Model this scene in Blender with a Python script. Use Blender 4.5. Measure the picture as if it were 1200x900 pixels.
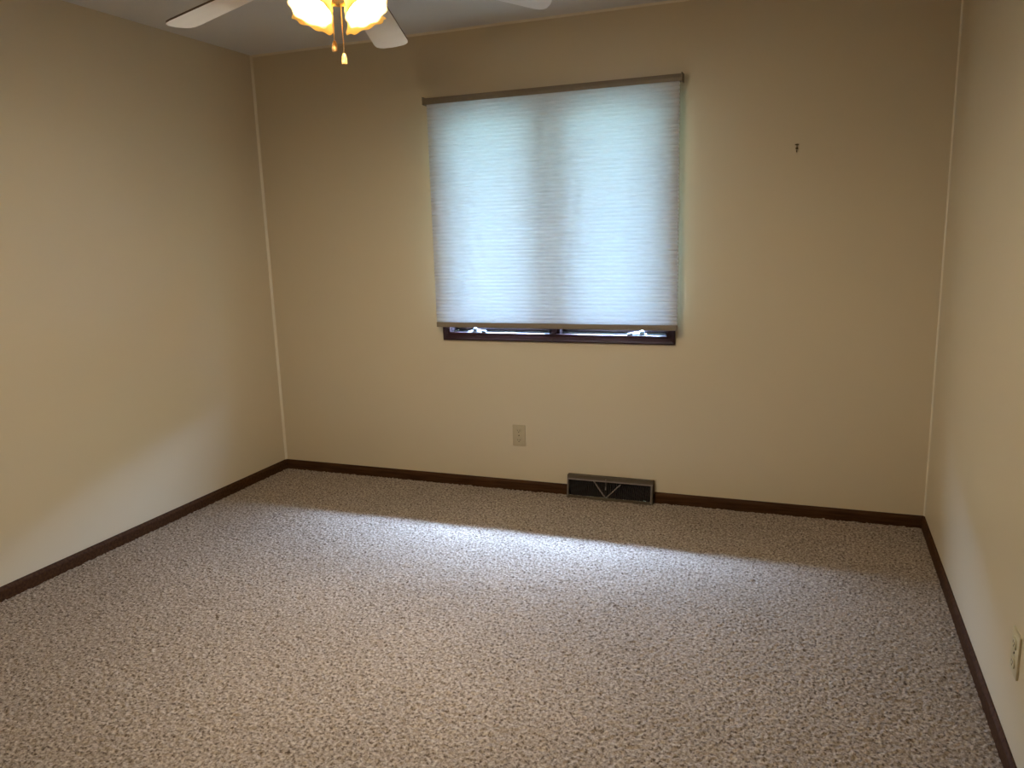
import bpy, bmesh, math
import numpy as np
from mathutils import Vector, Matrix
PI = math.pi
scene = bpy.context.scene
col = scene.collection
for o in list(bpy.data.objects): bpy.data.objects.remove(o)

# ---------------------------------------------------------------- camera
W, H, REAR = 3.5739, 2.44, -4.10          # room width, height, rear wall y (back wall is y = 0)
CAM = (3.0467, -3.9225, 1.4204); YAW, PIT, ROL, FPX = -0.3685, 0.1927, -0.0302, 921.34
cy_, sy_, cp_, sp_ = math.cos(YAW), math.sin(YAW), math.cos(PIT), math.sin(PIT)
fw = Vector((sy_*cp_, cy_*cp_, -sp_)); r0 = Vector((cy_, -sy_, 0)); u0 = r0.cross(fw)
rr = r0*math.cos(ROL) + u0*math.sin(ROL); uu = -r0*math.sin(ROL) + u0*math.cos(ROL)
cd = bpy.data.cameras.new('camera'); cam = bpy.data.objects.new('camera', cd); col.objects.link(cam)
m = Matrix.Identity(4)
for i in range(3):
    m[i][0] = rr[i]; m[i][1] = uu[i]; m[i][2] = -fw[i]; m[i][3] = CAM[i]
cam.matrix_world = m
cd.sensor_fit = 'HORIZONTAL'; cd.sensor_width = 36; cd.lens = FPX/1200*36; cd.clip_start = .02
scene.camera = cam

# ---------------------------------------------------------------- look, sky, lights
vs = scene.view_settings
vs.view_transform = 'Standard'; vs.look = 'None'; vs.gamma = 1; vs.use_curve_mapping = False
vs.exposure = 0.0
SKY = 700.0                    # overcast sky above the tree line
LAMP = 1600.0                   # bulbs of the fan light kit
T_BACK, T_FRONT = .205, .205     # light let through by each fabric layer of the shade
wd = bpy.data.worlds.new('sky'); scene.world = wd; wd.use_nodes = True
nt = wd.node_tree; nt.nodes.clear()
tc = nt.nodes.new('ShaderNodeTexCoord'); sep = nt.nodes.new('ShaderNodeSeparateXYZ')
ramp = nt.nodes.new('ShaderNodeValToRGB'); bg = nt.nodes.new('ShaderNodeBackground'); wo = nt.nodes.new('ShaderNodeOutputWorld')
mp = nt.nodes.new('ShaderNodeMapRange'); mp.inputs['From Min'].default_value = -1; mp.inputs['From Max'].default_value = 1
nt.links.new(tc.outputs['Generated'], sep.inputs[0]); nt.links.new(sep.outputs['Z'], mp.inputs['Value'])
nt.links.new(mp.outputs[0], ramp.inputs[0]); nt.links.new(ramp.outputs[0], bg.inputs[0]); nt.links.new(bg.outputs[0], wo.inputs[0])
cr = ramp.color_ramp
def rz(deg): return (math.sin(math.radians(deg))+1)/2
LAWN = (.020, .031, .032, 1); TREE = (.040, .062, .062, 1)
def sky_at(k): return (.58*k, .86*k, 1.50*k, 1)          # overcast: brighter towards the zenith
cr.elements[0].position = 0; cr.elements[0].color = LAWN
cr.elements[1].position = 1; cr.elements[1].color = (.55, .75, 1, 1)
for p, c in ((rz(0), LAWN), (rz(1), TREE), (rz(15.5), TREE), (rz(18), sky_at(.46)), (rz(34), sky_at(.62)), (rz(46), sky_at(1.20)), (rz(60), sky_at(1.9))):
    e = cr.elements.new(p); e.color = c
bg.inputs[1].default_value = SKY
def portal(name, x, y, z, sx, sz):       # guides the sampling of the sky through the window, gives no light of its own
    l = bpy.data.lights.new(name, 'AREA'); l.shape = 'RECTANGLE'; l.size = sx; l.size_y = sz
    l.cycles.is_portal = True
    o = bpy.data.objects.new(name, l); col.objects.link(o); o.location = (x, y, z); o.rotation_euler = (-PI/2, 0, 0)
portal('window_sky_portal', 1.78, .20, 1.46, 1.24, 1.22)
portal('window_gap_portal', 1.78, -.028, .897, 1.22, .046)
scene.cycles.max_bounces = 12; scene.cycles.diffuse_bounces = 6
scene.cycles.sample_clamp_indirect = 6

# ---------------------------------------------------------------- materials
def mat(name, colr, rough=.6, metal=0, spec=.5, noise=None, bump=None, bscale=100, bdist=.001, rnoise=None):
    """procedural principled material; noise=(scale, colour2, amount), bump=strength"""
    m = bpy.data.materials.new(name); m.use_nodes = True; t = m.node_tree; b = t.nodes['Principled BSDF']
    b.inputs['Roughness'].default_value = rough; b.inputs['Metallic'].default_value = metal
    b.inputs['Specular IOR Level'].default_value = spec
    b.inputs['Base Color'].default_value = (*colr, 1)
    co = t.nodes.new('ShaderNodeTexCoord')
    if noise:
        n = t.nodes.new('ShaderNodeTexNoise'); n.inputs['Scale'].default_value = noise[0]; n.inputs['Detail'].default_value = 4
        mpn = t.nodes.new('ShaderNodeMapping'); mpn.inputs['Scale'].default_value = noise[3] if len(noise) > 3 else (1, 1, 1)
        t.links.new(co.outputs['Object'], mpn.inputs[0]); t.links.new(mpn.outputs[0], n.inputs['Vector'])
        r = t.nodes.new('ShaderNodeMapRange'); r.inputs['From Min'].default_value = .35; r.inputs['From Max'].default_value = .65
        r.inputs['To Max'].default_value = noise[2]
        mx = t.nodes.new('ShaderNodeMix'); mx.data_type = 'RGBA'
        mx.inputs['A'].default_value = (*colr, 1); mx.inputs['B'].default_value = (*noise[1], 1)
        t.links.new(n.outputs[0], r.inputs[0]); t.links.new(r.outputs[0], mx.inputs['Factor'])
        t.links.new(mx.outputs['Result'], b.inputs['Base Color'])
    if bump:
        n2 = t.nodes.new('ShaderNodeTexNoise'); n2.inputs['Scale'].default_value = bscale; n2.inputs['Detail'].default_value = 3
        t.links.new(co.outputs['Object'], n2.inputs['Vector'])
        bp = t.nodes.new('ShaderNodeBump'); bp.inputs['Strength'].default_value = bump; bp.inputs['Distance'].default_value = bdist
        t.links.new(n2.outputs[0], bp.inputs['Height']); t.links.new(bp.outputs[0], b.inputs['Normal'])
    return m
M_WALL = mat('wall_paint', (.61, .51, .345), .40, spec=.65, noise=(1.3, (.595, .505, .35), .5), bump=.25, bscale=90)
M_CEIL = mat('ceiling_paint', (.68, .665, .64), .8, spec=.2, noise=(2, (.65, .635, .61), .5), bump=.5, bscale=60, bdist=.002)
M_CAULK = mat('corner_bead_paint', (.74, .66, .50), .5, noise=(8, (.68, .58, .42), .6))
M_WOOD = mat('dark_stained_wood', (.036, .0140, .0050), .65, spec=.08, noise=(6, (.075, .034, .013), .8, (1, 14, 14)), bump=.1, bscale=150)
M_WOODX = mat('window_wood', (.022, .008, .009), .5, spec=.2, noise=(6, (.042, .016, .015), .8, (1, 14, 14)), bump=.1, bscale=150)
M_SASH = mat('sash_wood', (.016, .0075, .0085), .5, spec=.10, noise=(6, (.011, .0055, .006), .8, (1, 14, 14)))
M_SCREEN = mat('screen_frame_metal', (.05, .035, .04), .4, .6, noise=(20, (.07, .05, .05), .5))
M_CHROME = mat('crank_metal', (.10, .10, .10), .45, .0, noise=(40, (.085, .09, .09), .5))
M_KNOB = mat('crank_black', (.03, .03, .03), .4, noise=(40, (.05, .05, .05), .5))
M_RAIL = mat('shade_rail', (.21, .165, .11), .5, noise=(30, (.19, .145, .10), .5))
M_REG = mat('register_enamel', (.095, .068, .040), .45, .2, noise=(25, (.075, .054, .031), .6))
M_REGL = mat('register_edge', (.20, .165, .14), .4, .3, noise=(25, (.16, .135, .11), .6))
M_DARK = mat('register_louvre_dark', (.028, .021, .015), .5, .3, noise=(30, (.03, .022, .016), .6))
M_VOID = mat('duct_black', (.01, .009, .008), .9, noise=(10, (.012, .01, .01), .5))
M_PLATE = mat('ivory_plate', (.47, .39, .25), .4, noise=(30, (.44, .36, .23), .4))
M_PLATE2 = mat('ivory_plate_bright', (.55, .49, .33), .4, noise=(30, (.52, .46, .31), .4))
M_HOLE = mat('slot_black', (.02, .017, .012), .6, noise=(30, (.03, .02, .015), .4))
M_NAIL = mat('old_brass', (.07, .045, .015), .4, .7, noise=(50, (.1, .07, .03), .4))
M_BLADE = mat('blade_white', (.86, .85, .83), .35, noise=(4, (.82, .81, .79), .5, (1, 8, 1)))
M_BLEDGE = mat('blade_edge_shaded', (.16, .11, .07), .5, noise=(10, (.12, .08, .05), .5))  # shade on the blade rims, put into the colour as dark brown
M_FANM = mat('fan_white_enamel', (.74, .72, .68), .3, noise=(20, (.7, .68, .64), .4))
M_BRASS = mat('polished_brass', (.72, .50, .20), .25, .9, noise=(30, (.65, .43, .16), .5))
M_FOB = mat('pull_fob_maple', (.38, .20, .055), .5, spec=.2, noise=(30, (.32, .17, .045), .5, (1, 1, 6)))
M_ROOF = mat('eave_paint', (.35, .30, .25), .7, noise=(5, (.3, .26, .22), .5))

def fabric(name, tr, tint, diff):
    m = bpy.data.materials.new(name); m.use_nodes = True; t = m.node_tree; t.nodes.clear()
    o = t.nodes.new('ShaderNodeOutputMaterial'); a = t.nodes.new('ShaderNodeAddShader')
    d = t.nodes.new('ShaderNodeBsdfDiffuse'); s = t.nodes.new('ShaderNodeBsdfTranslucent')
    d.inputs[0].default_value = (*diff, 1)
    # spun fabric: the fibres let more or less light through
    n = t.nodes.new('ShaderNodeTexNoise'); n.inputs['Scale'].default_value = 1; n.inputs['Detail'].default_value = 3
    co = t.nodes.new('ShaderNodeTexCoord'); mpn = t.nodes.new('ShaderNodeMapping'); mpn.inputs['Scale'].default_value = (28, 28, 160)
    t.links.new(co.outputs['Object'], mpn.inputs[0]); t.links.new(mpn.outputs[0], n.inputs['Vector'])
    mx = t.nodes.new('ShaderNodeMix'); mx.data_type = 'RGBA'
    mx.inputs['A'].default_value = (*[tr*c*.80 for c in tint], 1); mx.inputs['B'].default_value = (*[tr*c*1.2 for c in tint], 1)
    t.links.new(n.outputs[0], mx.inputs['Factor']); t.links.new(mx.outputs['Result'], s.inputs[0])
    t.links.new(d.outputs[0], a.inputs[0]); t.links.new(s.outputs[0], a.inputs[1]); t.links.new(a.outputs[0], o.inputs[0])
    return m
M_FABF = fabric('shade_fabric_room_side', T_FRONT, (.90, 1, 1.18), (.46, .42, .38))
M_FABB = fabric('shade_fabric_window_side', T_BACK, (1, 1, 1), (.72, .72, .72))

def glassmat():
    m = bpy.data.materials.new('window_glass'); m.use_nodes = True; t = m.node_tree; t.nodes.clear()
    o = t.nodes.new('ShaderNodeOutputMaterial'); a = t.nodes.new('ShaderNodeMixShader')
    tr = t.nodes.new('ShaderNodeBsdfTransparent'); g = t.nodes.new('ShaderNodeBsdfGlossy'); lw = t.nodes.new('ShaderNodeLayerWeight'); f = t.nodes.new('ShaderNodeMapRange')
    tr.inputs[0].default_value = (.9, .93, .92, 1); g.inputs['Roughness'].default_value = .02; f.inputs['From Min'].default_value = .45; f.inputs['To Min'].default_value = .04; f.inputs['To Max'].default_value = .8
    t.links.new(lw.outputs['Facing'], f.inputs[0])
    t.links.new(f.outputs[0], a.inputs[0]); t.links.new(tr.outputs[0], a.inputs[1]); t.links.new(g.outputs[0], a.inputs[2]); t.links.new(a.outputs[0], o.inputs[0])
    return m
M_GLASS = glassmat()
def shademat():
    m = bpy.data.materials.new('amber_frosted_glass'); m.use_nodes = True; t = m.node_tree; t.nodes.clear()
    o = t.nodes.new('ShaderNodeOutputMaterial'); a = t.nodes.new('ShaderNodeAddShader'); a2 = t.nodes.new('ShaderNodeMixShader')
    d = t.nodes.new('ShaderNodeBsdfDiffuse'); s = t.nodes.new('ShaderNodeBsdfTranslucent'); g = t.nodes.new('ShaderNodeBsdfGlossy')
    n = t.nodes.new('ShaderNodeTexNoise'); n.inputs['Scale'].default_value = 60
    mx = t.nodes.new('ShaderNodeMix'); mx.data_type = 'RGBA'
    mx.inputs['A'].default_value = (.78, .62, .28, 1); mx.inputs['B'].default_value = (.88, .74, .38, 1)
    t.links.new(n.outputs[0], mx.inputs['Factor']); t.links.new(mx.outputs['Result'], s.inputs[0])
    d.inputs[0].default_value = (.18, .13, .06, 1); g.inputs['Roughness'].default_value = .15
    t.links.new(d.outputs[0], a.inputs[0]); t.links.new(s.outputs[0], a.inputs[1])
    a2.inputs[0].default_value = .06
    t.links.new(a.outputs[0], a2.inputs[1]); t.links.new(g.outputs[0], a2.inputs[2]); t.links.new(a2.outputs[0], o.inputs[0])
    return m
M_SHADE = shademat()
def bulbmat():
    m = bpy.data.materials.new('lit_bulb'); m.use_nodes = True; t = m.node_tree; t.nodes.clear()
    o = t.nodes.new('ShaderNodeOutputMaterial'); e = t.nodes.new('ShaderNodeEmission')
    e.inputs[0].default_value = (1, .90, .74, 1); e.inputs[1].default_value = LAMP
    t.links.new(e.outputs[0], o.inputs[0]); return m
M_BULB = bulbmat()

def carpetmat():
    m = bpy.data.materials.new('frieze_carpet'); m.use_nodes = True; t = m.node_tree; b = t.nodes['Principled BSDF']
    b.inputs['Roughness'].default_value = .95; b.inputs['Specular IOR Level'].default_value = .1
    co = t.nodes.new('ShaderNodeTexCoord')
    n = t.nodes.new('ShaderNodeTexNoise'); n.inputs['Scale'].default_value = 95; n.inputs['Detail'].default_value = 5; n.inputs['Roughness'].default_value = .7
    r = t.nodes.new('ShaderNodeValToRGB'); e = r.color_ramp.elements
    e[0].position = .37; e[0].color = (.075, .050, .032, 1); e[1].position = .66; e[1].color = (.45, .372, .285, 1)
    q = r.color_ramp.elements.new(.46); q.color = (.225, .173, .127, 1)
    q = r.color_ramp.elements.new(.54); q.color = (.315, .25, .19, 1)
    n2 = t.nodes.new('ShaderNodeTexNoise'); n2.inputs['Scale'].default_value = 1.8; n2.inputs['Detail'].default_value = 2
    mr = t.nodes.new('ShaderNodeMapRange'); mr.inputs['From Min'].default_value = .3; mr.inputs['From Max'].default_value = .7
    mr.inputs['To Min'].default_value = .93; mr.inputs['To Max'].default_value = 1.05
    hs = t.nodes.new('ShaderNodeHueSaturation')
    for a, c in ((co.outputs['Object'], n.inputs['Vector']), (co.outputs['Object'], n2.inputs['Vector']), (n.outputs[0], r.inputs[0]),
                 (n2.outputs[0], mr.inputs[0]), (mr.outputs[0], hs.inputs['Value']), (r.outputs[0], hs.inputs['Color']), (hs.outputs[0], b.inputs['Base Color'])):
        t.links.new(a, c)
    return m
M_CARPET = carpetmat()

# ---------------------------------------------------------------- helpers
def box(bm, x0, x1, y0, y1, z0, z1, bev=0, mtx=None):
    r = bmesh.ops.create_cube(bm, size=1)
    vs_ = r['verts']
    for v in vs_:
        v.co = Vector(((x0+x1)/2+v.co.x*(x1-x0), (y0+y1)/2+v.co.y*(y1-y0), (z0+z1)/2+v.co.z*(z1-z0)))
    if bev:
        ed = list({e for v in vs_ for e in v.link_edges})
        rb = bmesh.ops.bevel(bm, geom=ed, offset=bev, segments=2, affect='EDGES', profile=.6)
        vs_ = list({v for f in rb['faces'] for v in f.verts} | {v for v in vs_ if v.is_valid})
    if mtx is not None:
        for v in vs_: v.co = mtx @ v.co
    return vs_
def extrude_profile(bm, prof, a, b, fn):
    """closed 2-D profile swept from a to b; fn(t, p, q) -> point"""
    A = [bm.verts.new(fn(a, *p)) for p in prof]; B = [bm.verts.new(fn(b, *p)) for p in prof]
    n = len(prof)
    for i in range(n): bm.faces.new((A[i], A[(i+1) % n], B[(i+1) % n], B[i]))
    bm.faces.new(A[::-1]); bm.faces.new(B)
def lathe(bm, prof, seg=24, mtx=None, ripple=None, close=False):
    rings = []
    for (r, z) in prof:
        ring = []
        for i in range(seg):
            a = 2*PI*i/seg
            r_, z_ = (r, z) if ripple is None else ripple(r, z, a)
            v = Vector((r_*math.cos(a), r_*math.sin(a), z_))
            ring.append(bm.verts.new(mtx @ v if mtx is not None else v))
        rings.append(ring)
    for k in range(len(rings)-1):
        for i in range(seg):
            j = (i+1) % seg
            bm.faces.new((rings[k][i], rings[k][j], rings[k+1][j], rings[k+1][i]))
    if close:
        bm.faces.new(rings[0][::-1]); bm.faces.new(rings[-1])
    return rings
def tube(bm, pts, r, seg=8):
    pts = [Vector(p) for p in pts]; rings = []
    for i, p in enumerate(pts):
        d = (pts[min(i+1, len(pts)-1)]-pts[max(i-1, 0)]).normalized()
        s = d.cross(Vector((0, 0, 1)) if abs(d.z) < .9 else Vector((1, 0, 0))).normalized(); t = d.cross(s)
        rings.append([bm.verts.new(p+(s*math.cos(2*PI*k/seg)+t*math.sin(2*PI*k/seg))*r) for k in range(seg)])
    for a, b in zip(rings, rings[1:]):
        for k in range(seg): bm.faces.new((a[k], a[(k+1) % seg], b[(k+1) % seg], b[k]))
    bm.faces.new(rings[0][::-1]); bm.faces.new(rings[-1])
def obj(name, bm, material, parent=None, smooth=False):
    bmesh.ops.recalc_face_normals(bm, faces=bm.faces[:])
    me = bpy.data.meshes.new(name); bm.to_mesh(me); bm.free()
    if smooth:
        for p in me.polygons: p.use_smooth = True
        me.set_sharp_from_angle(angle=math.radians(40))
    me.materials.append(material)
    o = bpy.data.objects.new(name, me); col.objects.link(o)
    if parent is not None:
        o.parent = parent
        o.matrix_parent_inverse = parent.matrix_world.inverted() if False else Matrix.Translation(-Vector(parent.location)) if parent.parent is None else Matrix.Identity(4)
    return o
def rebase(o):
    """move a world-space mesh's origin to its own middle so copies and pushes work"""
    me = o.data; c = sum((Vector(b) for b in o.bound_box), Vector())/8
    me.transform(Matrix.Translation(-c)); o.location = o.location+c
def empty(name, loc, label=None, cat=None, group=None, kind=None):
    o = bpy.data.objects.new(name, None); col.objects.link(o); o.location = loc; o.empty_display_size = .05
    tag(o, label, cat, group, kind); return o
def tag(o, label=None, cat=None, group=None, kind=None):
    if label: o['label'] = label
    if cat: o['category'] = cat
    if group: o['group'] = group
    if kind: o['kind'] = kind
    return o
def struct(name, bm, m, parent=None, label=None, cat=None, smooth=False):
    o = obj(name, bm, m, parent, smooth)
    o['kind'] = 'structure'
    if parent is None: tag(o, label, cat)
    return o
def B(*a, bev=0):
    bm = bmesh.new(); box(bm, *a, bev=bev); return bm

# ---------------------------------------------------------------- room shell
OX0, OX1, OZ0, OZ1, WT = 1.178, 2.382, .866, 2.075, .19          # window opening in the back wall
bm = bmesh.new()
box(bm, -.1, OX0, 0, WT, -.05, H+.1); box(bm, OX1, W+.1, 0, WT, -.05, H+.1)
box(bm, OX0, OX1, 0, WT, -.05, OZ0); box(bm, OX0, OX1, 0, WT, OZ1, H+.1)
struct('wall_back', bm, M_WALL, label='beige painted far wall with the window in it', cat='wall')
struct('wall_left', B(-.1, 0, REAR-.1, 0, -.05, H+.1), M_WALL, label='plain beige painted wall on the left', cat='wall')
struct('wall_right', B(W, W+.1, REAR-.1, 0, -.05, H+.1), M_WALL, label='plain beige painted wall on the right', cat='wall')
struct('wall_rear', B(0, W, REAR-.1, REAR, -.05, H+.1), M_WALL, label='beige painted wall facing the window wall', cat='wall')
struct('ceiling', B(0, W, REAR, 0, H, H+.1), M_CEIL, label='off-white lightly textured ceiling above the fan', cat='ceiling')

# carpet pile: one displaced surface, tufts about a centimetre across
def vnoise(shape, cell, rng):
    h, w = shape; gh, gw = int(h/cell)+3, int(w/cell)+3
    g = rng.random((gh, gw)); y = np.arange(h)/cell; x = np.arange(w)/cell
    yi, xi = y.astype(int), x.astype(int); fy, fx = y-yi, x-xi
    fy = (fy*fy*(3-2*fy))[:, None]; fx = (fx*fx*(3-2*fx))[None]
    a = g[yi][:, xi]; b = g[yi][:, xi+1]; c = g[yi+1][:, xi]; d = g[yi+1][:, xi+1]
    return (a*(1-fx)+b*fx)*(1-fy)+(c*(1-fx)+d*fx)*fy
rng = np.random.default_rng(5)
step = .0046; nx = int(W/step)+1; ny = int(-REAR/step)+1
hgt = .55*vnoise((ny, nx), 1.55, rng)+.35*vnoise((ny, nx), 1.0, rng)+.12*vnoise((ny, nx), 6, rng)
hgt = .013*(hgt-.51)
xs = np.linspace(0, W, nx); ys = np.linspace(REAR, 0, ny)
X, Y = np.meshgrid(xs, ys)
X = X+(rng.random(X.shape)-.5)*.002; Y = Y+(rng.random(X.shape)-.5)*.002
co = np.stack([X, Y, hgt], -1).reshape(-1, 3).astype(np.float32)
idx = np.arange(nx*ny).reshape(ny, nx)
q = np.stack([idx[:-1, :-1], idx[:-1, 1:], idx[1:, 1:], idx[1:, :-1]], -1).reshape(-1, 4).astype(np.int32)
me = bpy.data.meshes.new('floor'); me.vertices.add(len(co)); me.vertices.foreach_set('co', co.ravel())
me.loops.add(q.size); me.loops.foreach_set('vertex_index', q.ravel())
me.polygons.add(len(q)); me.polygons.foreach_set('loop_start', np.arange(0, q.size, 4, dtype=np.int32))
me.polygons.foreach_set('loop_total', np.full(len(q), 4, dtype=np.int32)); me.update(calc_edges=True)
me.polygons.foreach_set('use_smooth', np.ones(len(q), dtype=bool))
me.materials.append(M_CARPET)
fl = bpy.data.objects.new('floor', me); col.objects.link(fl)
tag(fl, 'wall-to-wall flecked beige frieze carpet', 'carpet', kind='structure')

# baseboards: small moulded profile, 58 mm tall
HB, TB = .058, .012
prof = [(0, -.01), (TB, -.01), (TB, HB-.016), (TB-.002, HB-.010), (TB-.006, HB-.004), (TB-.008, HB), (0, HB)]
VX0, VX1 = 1.848, 2.312                                             # register gap in the back baseboard
bm = bmesh.new()
extrude_profile(bm, prof, 0, VX0-.002, lambda t, p, q_: Vector((t, -p, q_)))
extrude_profile(bm, prof, VX1+.002, W, lambda t, p, q_: Vector((t, -p, q_)))
struct('baseboard_back', bm, M_WOOD, label='dark stained wood baseboard along the window wall', cat='baseboard')
bm = bmesh.new(); extrude_profile(bm, prof, REAR, -TB, lambda t, p, q_: Vector((p, t, q_)))
struct('baseboard_left', bm, M_WOOD, label='dark stained wood baseboard along the left wall', cat='baseboard')
bm = bmesh.new(); extrude_profile(bm, prof, REAR, -TB, lambda t, p, q_: Vector((W-p, t, q_)))
struct('baseboard_right', bm, M_WOOD, label='dark stained wood baseboard along the right wall', cat='baseboard')

# pale painted joints in the corners
def cove(name, a, b, fn, r, label):
    bm = bmesh.new(); pr = [(0, 0), (r, 0)]+[(r-r*.8*math.sin(t*PI/2/5)*1.0, r-r*.8*math.cos((t)*PI/2/5)-r*.2) for t in range(1, 5)]+[(0, r)]
    extrude_profile(bm, [(0, 0), (r, 0), (r*.45, r*.45), (0, r)], a, b, fn)
    return struct(name, bm, M_CAULK, label=label, cat='corner joint')
cove('trim_1', HB, H, lambda t, p, q_: Vector((p, -q_, t)), .011, 'pale caulked joint running up the left corner')
cove('trim_2', HB, H, lambda t, p, q_: Vector((W-p, -q_, t)), .006, 'thin pale joint running up the right corner')
cove('trim_3', .011, W-.006, lambda t, p, q_: Vector((t, -p, H-q_)), .010, 'pale joint where the window wall meets the ceiling')

# roof overhang outside that shades the upper window
struct('roof_eave', B(-1.5, W+1.5, WT, .86, 2.25, 2.37), M_ROOF, label='painted roof overhang outside above the window', cat='eave')

# ---------------------------------------------------------------- window
win = empty('window_1', (1.78, 0, .836), 'double casement window in dark stained wood casing behind the pleated shade', 'window', kind='structure')
def wpart(name, bm, m, parent=win, smooth=False, label=None):
    o = obj(name, bm, m, parent, smooth); o['kind'] = 'structure'
    if label: o['label'] = label
    return o
CX0, CX1, CZ0, CZ1 = 1.137, 2.413, .836, 2.104
# picture-frame casing with a stepped profile, mitred
def casing_bm():
    bm = bmesh.new()
    cp = [(0, 0), (0, .011), (.006, .014), (.014, .011), (.030, .009), (.036, .012), (.044, .012), (.044, 0)]   # (inwards, proud)
    loops = []
    for (d, h) in cp:
        loops.append([bm.verts.new((x, -h, z)) for x, z in ((CX0+d, CZ0+d), (CX1-d, CZ0+d), (CX1-d, CZ1-d), (CX0+d, CZ1-d))])
    n = len(cp)
    for i in range(n):
        for k in range(4):
            bm.faces.new((loops[i][k], loops[i][(k+1) % 4], loops[(i+1) % n][(k+1) % 4], loops[(i+1) % n][k]))
    return bm
wpart('window_casing', casing_bm(), M_WOODX)
IX0, IX1, IZ0, IZ1 = CX0+.044, CX1-.044, CZ0+.044, CZ1-.044
bm = bmesh.new()
box(bm, OX0, IX0+.003, 0, WT, IZ0, IZ1); box(bm, IX1-.003, OX1, 0, WT, IZ0, IZ1)
box(bm, OX0, OX1, 0, WT, OZ0, IZ0-.004); box(bm, OX0, OX1, 0, WT, IZ1+.002, OZ1)
wpart('window_jamb', bm, M_SASH)
MX = 1.779
wpart('window_mullion', B(MX-.030, MX+.030, .004, WT-.01, IZ0-.004, IZ1, bev=.003), M_SASH)
wpart('mullion_cover', B(MX-.013, MX+.013, -.006, .005, IZ0-.004, IZ1, bev=.002), M_WOODX)
for (a, b) in ((IX0+.004, MX-.031), (MX+.031, IX1-.004)):
    s, sb = .064, .044; bm = bmesh.new(); y0, y1 = .095, .135; z0, z1 = IZ0-.002, IZ1-.001
    box(bm, a, a+s, y0, y1, z0, z1, bev=.003); box(bm, b-s, b, y0, y1, z0, z1, bev=.003)
    box(bm, a+s-.002, b-s+.002, y0, y1, z0, z0+sb, bev=.003); box(bm, a+s-.002, b-s+.002, y0, y1, z1-s, z1, bev=.003)
    sash = wpart('sash', bm, M_SASH)
    sg = B(a+s-.004, b-s+.004, .115, .119, z0+sb-.004, z1-s+.004)
    g = obj('pane', sg, M_GLASS, sash); g['kind'] = 'structure'
    g.matrix_parent_inverse = Matrix.Translation(-Vector(win.location)) @ Matrix.Identity(4) if False else Matrix.Identity(4)
    # interior insect-screen frame in front of the sash
    bm = bmesh.new(); t = .012; y0, y1 = .060, .072
    box(bm, a+.004, a+.004+t, y0, y1, z0+.012, z1-.004); box(bm, b-.004-t, b-.004, y0, y1, z0+.012, z1-.004)
    box(bm, a+.004, b-.004, y0, y1, z0+.012, z0+.012+t*.7); box(bm, a+.004, b-.004, y0, y1, z1-.004-t, z1-.004)
    wpart('screen_frame', bm, M_SCREEN)
def crank(x, flip):
    bm = bmesh.new(); z = IZ0-.004
    box(bm, x-.045, x+.030, .004, .034, z, z+.010, bev=.003)
    lathe(bm, [(.013, z+.010), (.014, z+.016), (.011, z+.024), (.006, z+.027), (.001, z+.028)], 16, Matrix.Translation((x-.006*flip, .016, 0)))
    body = wpart('crank_operator', bm, M_CHROME, smooth=True, label='pale metal window crank housing')
    bm = bmesh.new()
    tube(bm, [(x, .010, z+.018), (x+.03*flip, .004, z+.016), (x+.055*flip, .000, z+.010)], .0042)
    box(bm, x+.052*flip-.014, x+.052*flip+.014, -.004, .008, z+.002, z+.014, bev=.003)
    h = obj('crank_handle', bm, M_KNOB, body, True); h['kind'] = 'structure'; h.matrix_parent_inverse = Matrix.Identity(4)
crank(1.325, 1)
crank(2.235, -1)

# ---------------------------------------------------------------- cellular shade
SX0, SX1 = 1.125, 2.428
sh = empty('cellular_shade', (1.776, -.047, 2.112), 'off-white pleated cellular shade lowered almost to the window sill', 'window shade')
bm = bmesh.new()
extrude_profile(bm, [(-.014, 2.076), (-.064, 2.076), (-.066, 2.090), (-.060, 2.108), (-.014, 2.110)], 1.105, 2.440, lambda t, p, q_: Vector((t, p, q_)))
hr = obj('headrail', bm, M_RAIL, sh)
for x0, x1 in ((1.1035, 1.107), (2.438, 2.4415)):
    c = obj('end_cap', B(x0, x1, -.068, -.001, 2.074, 2.114, bev=.001), M_RAIL, hr); c.matrix_parent_inverse = Matrix.Identity(4)
obj('bottom_rail', B(SX0, SX1, -.066, -.040, .914, .941, bev=.004), M_RAIL, sh)
zt, zb = 2.076, .941; NP = 60; pitch = (zt-zb)/NP
def pleats(y_in, y_out, name, m):
    bm = bmesh.new(); rows = []
    nxs = 5
    prf = []
    for k in range(NP):
        z = zt-k*pitch
        prf += [(y_in, z), ((y_in*.35+y_out*.65), z-pitch*.22), (y_out, z-pitch*.5), ((y_in*.35+y_out*.65), z-pitch*.78)]
    prf.append((y_in, zb))
    for y, z in prf: rows.append([bm.verts.new((SX0+(SX1-SX0)*i/nxs, y, z)) for i in range(nxs+1)])
    for a, b in zip(rows, rows[1:]):
        for i in range(nxs): bm.faces.new((a[i], b[i], b[i+1], a[i+1]))
    return obj(name, bm, m, sh)
pleats(-.0560, -.0615, 'front_fabric', M_FABF)
pleats(-.0550, -.0380, 'rear_fabric', M_FABB)

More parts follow.
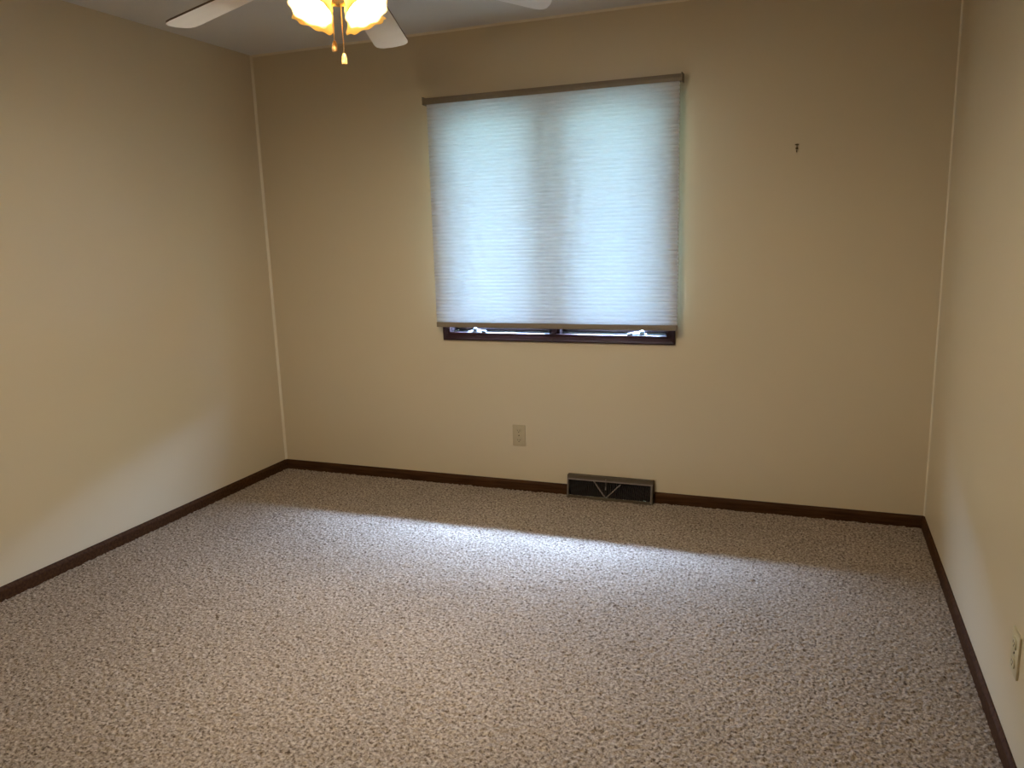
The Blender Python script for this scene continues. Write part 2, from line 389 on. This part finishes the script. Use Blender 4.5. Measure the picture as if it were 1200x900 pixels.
# ---------------------------------------------------------------- ceiling fan
FC = Vector((1.751, -1.847, 0)); FZ, DROOP, PITCHB = 2.197, .184, .094
fan = empty('ceiling_fan', (FC.x, FC.y, H), 'white five-blade ceiling fan with a lit cluster of amber ruffled glass shades', 'ceiling fan')
T = Matrix.Translation(FC)
bm = bmesh.new(); lathe(bm, [(.002, H), (.066, H), (.068, H-.012), (.055, H-.035), (.030, H-.048), (.014, H-.052)], 32, T); obj('canopy', bm, M_FANM, fan, True)
bm = bmesh.new(); lathe(bm, [(.012, H-.045), (.012, FZ+.085)], 16, T, close=True); obj('downrod', bm, M_FANM, fan, True)
bm = bmesh.new(); lathe(bm, [(.012, FZ+.095), (.045, FZ+.092), (.088, FZ+.075), (.100, FZ+.050), (.100, FZ+.020), (.084, FZ), (.070, FZ-.010), (.002, FZ-.010)], 40, T); obj('motor_housing', bm, M_FANM, fan, True)
bm = bmesh.new(); lathe(bm, [(.002, FZ-.010), (.058, FZ-.010), (.060, FZ-.020), (.058, FZ-.060), (.046, FZ-.075), (.034, FZ-.080), (.040, FZ-.088), (.044, FZ-.115), (.030, FZ-.130), (.010, FZ-.136), (.001, FZ-.137)], 32, T)
kit = obj('light_fitter', bm, M_BRASS, fan, True)
R_, WB, TP = .62, .062, .022
for k in range(5):
    a = 3.082-k*math.radians(72)
    d = Vector((math.cos(a), math.sin(a), 0)); n = Vector((math.sin(a), -math.cos(a), 0))
    base = FC+Vector((0, 0, FZ))
    def P(r, s, up=0):
        return base+d*r+n*s*math.cos(PITCHB)+Vector((0, 0, s*math.sin(PITCHB)-DROOP*r+up))
    out = []
    for r, w in ((.175, .036), (.19, .047), (.21, .052)): out.append((r, w))
    body = [(r, WB+TP*(r-R_)) for r in (.30, .40, .50, .585)]
    tip = [(.603, WB-.004), (.614, WB-.014), (.62, WB-.026)]
    side = out+body+tip
    poly = [(r, -w) for r, w in side]+[(.6235, 0)]+[(r, w) for r, w in reversed(side)]
    bm = bmesh.new()
    lo = [bm.verts.new(P(r, s, 0)) for r, s in poly]; hi = [bm.verts.new(P(r, s, .006)) for r, s in poly]
    bm.faces.new(lo); bm.faces.new(hi[::-1]); L = len(poly)
    for i in range(L): bm.faces.new((lo[i], hi[i], hi[(i+1) % L], lo[(i+1) % L]))
    bl = obj('blade', bm, M_BLADE, fan)
    bl.data.materials.append(M_BLEDGE)
    for f in bl.data.polygons:
        if len(f.vertices) == 4: f.material_index = 1
    bm = bmesh.new()
    tube(bm, [FC+d*.070+Vector((0, 0, FZ-.004)), P(.11, 0, -.012), P(.15, 0, -.010), P(.18, .0, -.004)], .008)
    for s in (-.024, .024):
        tube(bm, [P(.14, 0, -.010), P(.17, s*.7, -.006), P(.225, s, -.004)], .006)
        lathe(bm, [(.001, -.006), (.007, -.005), (.008, -.001), (.001, 0)], 10, Matrix.Translation(P(.225, s, -.001)))
    ir = obj('blade_iron', bm, M_FANM, bl, True); ir.matrix_parent_inverse = Matrix.Identity(4)
# four tulip shades, two towards the window
for k, ang in enumerate((77, 167, 257, 347)):
    a = math.radians(ang); d = Vector((math.cos(a), math.sin(a), 0))
    root = FC+d*.046+Vector((0, 0, FZ-.070))
    tilt = math.radians(30)                                   # axis leans outwards from straight down
    ax = (d*math.sin(tilt)+Vector((0, 0, -math.cos(tilt)))).normalized()
    side = ax.cross(Vector((0, 0, 1))).normalized(); oth = side.cross(ax)
    neck = root+d*.004+ax*.012
    mt = Matrix.Identity(4)
    for i in range(3):
        mt[i][0] = side[i]; mt[i][1] = oth[i]; mt[i][2] = ax[i]; mt[i][3] = neck[i]
    bm = bmesh.new(); tube(bm, [FC+d*.03+Vector((0, 0, FZ-.10)), root, neck], .007)
    lathe(bm, [(.008, -.004), (.020, 0), (.023, .012), (.023, .026)], 20, mt)
    arm = obj('light_arm', bm, M_BRASS, fan, True)
    def ripple(r, z, t):
        q_ = max(0, (z-.035)/.090); w_ = q_*q_
        return r+math.cos(9*t)*.0035*w_+math.cos(5*t+1)*.0015*w_, z+math.cos(9*t+.4)*.0035*w_+math.cos(4*t)*.0015*w_
    prof_ = [(r*.83, z*.88) for r, z in [(.024, .016), (.032, .022), (.044, .036), (.051, .052), (.053, .068), (.055, .082), (.060, .096), (.068, .108), (.076, .117)]]
    bm = bmesh.new(); lathe(bm, prof_+[(r-.0025, z-.001) for r, z in reversed(prof_)], 64, mt, ripple)
    s_ = obj('glass_shade', bm, M_SHADE, arm, True); s_.matrix_parent_inverse = Matrix.Identity(4)
    bm = bmesh.new(); lathe(bm, [(.010, .018), (.013, .026), (.019, .038), (.024, .050), (.0255, .062), (.022, .075), (.013, .084), (.0005, .087)], 20, mt)
    b_ = obj('bulb', bm, M_BULB, arm, True); b_.matrix_parent_inverse = Matrix.Identity(4)
    b_['label'] = 'lit warm white bulb'
# pull chains with wooden fobs
rt = Vector((.85, .53, 0)).normalized()
for (off, zend, fobl) in ((rt*-.018, 1.940, .029), (rt*.007, 1.905, .030)):
    p = FC+off; top = FZ-.125
    bm = bmesh.new(); z = zend+fobl; nb = int((top-z)/.0052)
    tube(bm, [(p.x, p.y, z-.002), (p.x, p.y, top)], .0007, 6)
    for i in range(nb):
        bmesh.ops.create_icosphere(bm, subdivisions=1, radius=.0021, matrix=Matrix.Translation((p.x, p.y, z+.0026+i*.0052)))
    ch = obj('pull_chain', bm, M_BRASS, fan, True)
    bm = bmesh.new(); h = fobl
    lathe(bm, [(.0005, .001), (.0066, .001), (.0072, 0), (.0076, .002), (.0076, h*.30), (.0070, h*.34), (.0074, h*.40), (.0068, h*.70), (.0050, h*.80), (.0045, h*.96), (.0005, h)], 16, Matrix.Translation((p.x, p.y, zend)))
    f_ = obj('fob', bm, M_FOB, ch, True); f_.matrix_parent_inverse = Matrix.Identity(4)

# ---------------------------------------------------------------- baseboard register
reg = empty('baseboard_register', (2.08, 0, 0), 'brown metal baseboard heat register with V-shaped divider below the window', 'heat register')
D0, D1, ZT = .050, .030, .122              # depth at the floor and at the top
def fy(z): return -(D0+(D1-D0)*z/ZT)
def slab(bm, x0, x1, z0, z1, t=.004, off=0):
    v = [(x0, fy(z0)+off, z0), (x1, fy(z0)+off, z0), (x1, fy(z1)+off, z1), (x0, fy(z1)+off, z1)]
    a = [bm.verts.new(p) for p in v]; b = [bm.verts.new((p[0], p[1]+t, p[2])) for p in v]
    bm.faces.new(a); bm.faces.new(b[::-1])
    for i in range(4): bm.faces.new((a[i], b[i], b[(i+1) % 4], a[(i+1) % 4]))
bm = bmesh.new()
extrude_profile(bm, [(0, ZT), (-D1, ZT), (-D1, ZT-.004), (0, ZT-.004)], VX0, VX1, lambda t, p, q_: Vector((t, p, q_)))
for x in (VX0, VX1-.003):
    extrude_profile(bm, [(0, 0), (-D0, 0), (-D1, ZT), (0, ZT)], x, x+.003, lambda t, p, q_: Vector((t, p, q_)))
slab(bm, VX0, VX1, ZT-.018, ZT); slab(bm, VX0, VX1, 0, .014)
slab(bm, VX0, VX0+.010, .014, ZT-.018); slab(bm, VX1-.012, VX1, .014, ZT-.018)
obj('register_body', bm, M_REG, reg)
bm = bmesh.new(); slab(bm, VX0+.004, VX1-.004, ZT-.024, ZT-.017, .004, -.003)
slab(bm, VX0+.001, VX0+.006, .010, ZT-.020, .004, -.002); slab(bm, VX1-.013, VX1-.006, .006, ZT-.020, .004, -.002)
obj('register_lip', bm, M_REGL, reg)
obj('damper_back', B(VX0+.004, VX1-.004, -.010, -.004, .004, ZT-.006), M_VOID, reg)
bm = bmesh.new(); xc = 2.062; fz0, fz1 = .014, ZT-.024
n = 44
for i in range(n):                                                  # leaning fins left and right of the V
    x = VX0+.014+i*(VX1-VX0-.030)/(n-1)
    lean = .35*(x-xc)/.23*.03
    y = fy(.06)
    a = [bm.verts.new(p) for p in ((x-lean, fy(fz0)+.006, fz0), (x+lean, fy(fz1)+.006, fz1), (x+lean+.002, fy(fz1)+.018, fz1), (x-lean+.002, fy(fz0)+.018, fz0))]
    b = [bm.verts.new(v.co+Vector((.0035, 0, 0))) for v in a]
    bm.faces.new(a); bm.faces.new(b[::-1])
    for j in range(4): bm.faces.new((a[j], b[j], b[(j+1) % 4], a[(j+1) % 4]))
obj('louvre_fins', bm, M_DARK, reg)
bm = bmesh.new()
def bar(x0, z0, x1, z1, w):
    for (p, q_) in (((x0, z0), (x1, z1)),):
        v = [(p[0]-w, fy(p[1])-.002, p[1]), (p[0]+w, fy(p[1])-.002, p[1]), (q_[0]+w, fy(q_[1])-.002, q_[1]), (q_[0]-w, fy(q_[1])-.002, q_[1])]
        a = [bm.verts.new(t) for t in v]; b = [bm.verts.new((t[0], t[1]+.006, t[2])) for t in v]
        bm.faces.new(a); bm.faces.new(b[::-1])
        for i in range(4): bm.faces.new((a[i], b[i], b[(i+1) % 4], a[(i+1) % 4]))
bar(xc-.004, .018, xc-.066, ZT-.024, .0042); bar(xc+.004, .018, xc+.078, ZT-.030, .0042)
obj('v_divider', bm, M_REGL, reg)
bm = bmesh.new(); box(bm, xc-.003, xc+.003, fy(.07)-.010, fy(.07)+.006, .058, .078, bev=.0015)
tube(bm, [(xc, fy(.09)-.004, .082), (xc, fy(.1)-.006, ZT-.004)], .0016)
obj('damper_lever', bm, M_REGL, reg)

# ---------------------------------------------------------------- wall outlets
def outlet(name, origin, wall, label, mplate, proud=.006):
    """duplex receptacle; local x along the wall, local y out of the wall"""
    root = empty(name, origin, label, 'electrical outlet')
    root.rotation_euler = (0, 0, {'back': PI, 'right': PI/2}[wall])
    def part(nm, bm, m, par=root):
        o = obj(nm, bm, m, None, True); o.parent = par; o.matrix_parent_inverse = Matrix.Identity(4); return o
    part('cover_plate', B(-.037, .037, 0, proud, -.059, .059, bev=.0025), mplate)
    for zc in (.0265, -.0265):
        bm = bmesh.new(); pts = []
        for i in range(24):
            t = 2*PI*i/24; pts.append((.0175*math.cos(t), max(-.0135, min(.0135, .0175*math.sin(t)))+zc))
        extrude_profile(bm, pts, proud-.001, proud+.003, lambda t, p, q_: Vector((p, t, q_)))
        soc = part('socket', bm, mplate)
        bm = bmesh.new()
        box(bm, -.0075, -.0055, proud+.0028, proud+.0034, zc-.002, zc+.007); box(bm, .0055, .0075, proud+.0028, proud+.0034, zc-.001, zc+.006)
        lathe(bm, [(.0005, .0034+proud), (.0026, .0034+proud), (.0026, .0026+proud)], 12, Matrix.Translation((0, 0, zc-.007)) @ Matrix(((1, 0, 0, 0), (0, 0, 1, 0), (0, 1, 0, 0), (0, 0, 0, 1))))
        part('slots', bm, M_HOLE, soc)
    bm = bmesh.new(); lathe(bm, [(.0032, proud), (.003, proud+.0012), (.0005, proud+.0016)], 12, Matrix(((1, 0, 0, 0), (0, 0, 1, 0), (0, 1, 0, 0), (0, 0, 0, 1))))
    part('plate_screw', bm, M_NAIL)
    return root
outlet('wall_outlet', (1.566, 0, .314), 'back', 'small beige duplex outlet low on the far wall under the window', M_PLATE)
outlet('wall_outlet', (W, -1.740, .315), 'right', 'cream outlet plate low on the right wall at the photo edge', M_PLATE2)

# ---------------------------------------------------------------- picture hanger on the back wall
hk = empty('picture_hook', (2.950, 0, 1.751), 'tiny tarnished picture hook nailed to the wall right of the window', 'picture hook')
bm = bmesh.new(); box(bm, 2.9480, 2.9520, -.0025, 0, 1.742, 1.768, bev=.0008); box(bm, 2.9445, 2.9555, -.004, 0, 1.744, 1.752, bev=.001)
tube(bm, [(2.95, -.002, 1.739), (2.95, -.006, 1.732), (2.95, -.011, 1.731), (2.95, -.014, 1.737)], .0022)
obj('hook', bm, M_NAIL, hk, True)
bm = bmesh.new(); tube(bm, [(2.95, .004, 1.752), (2.95, -.012, 1.762)], .0014)
box(bm, 2.9415, 2.9585, -.015, -.011, 1.7605, 1.7655, bev=.001)
obj('nail', bm, M_NAIL, hk, True)
bm = bmesh.new()
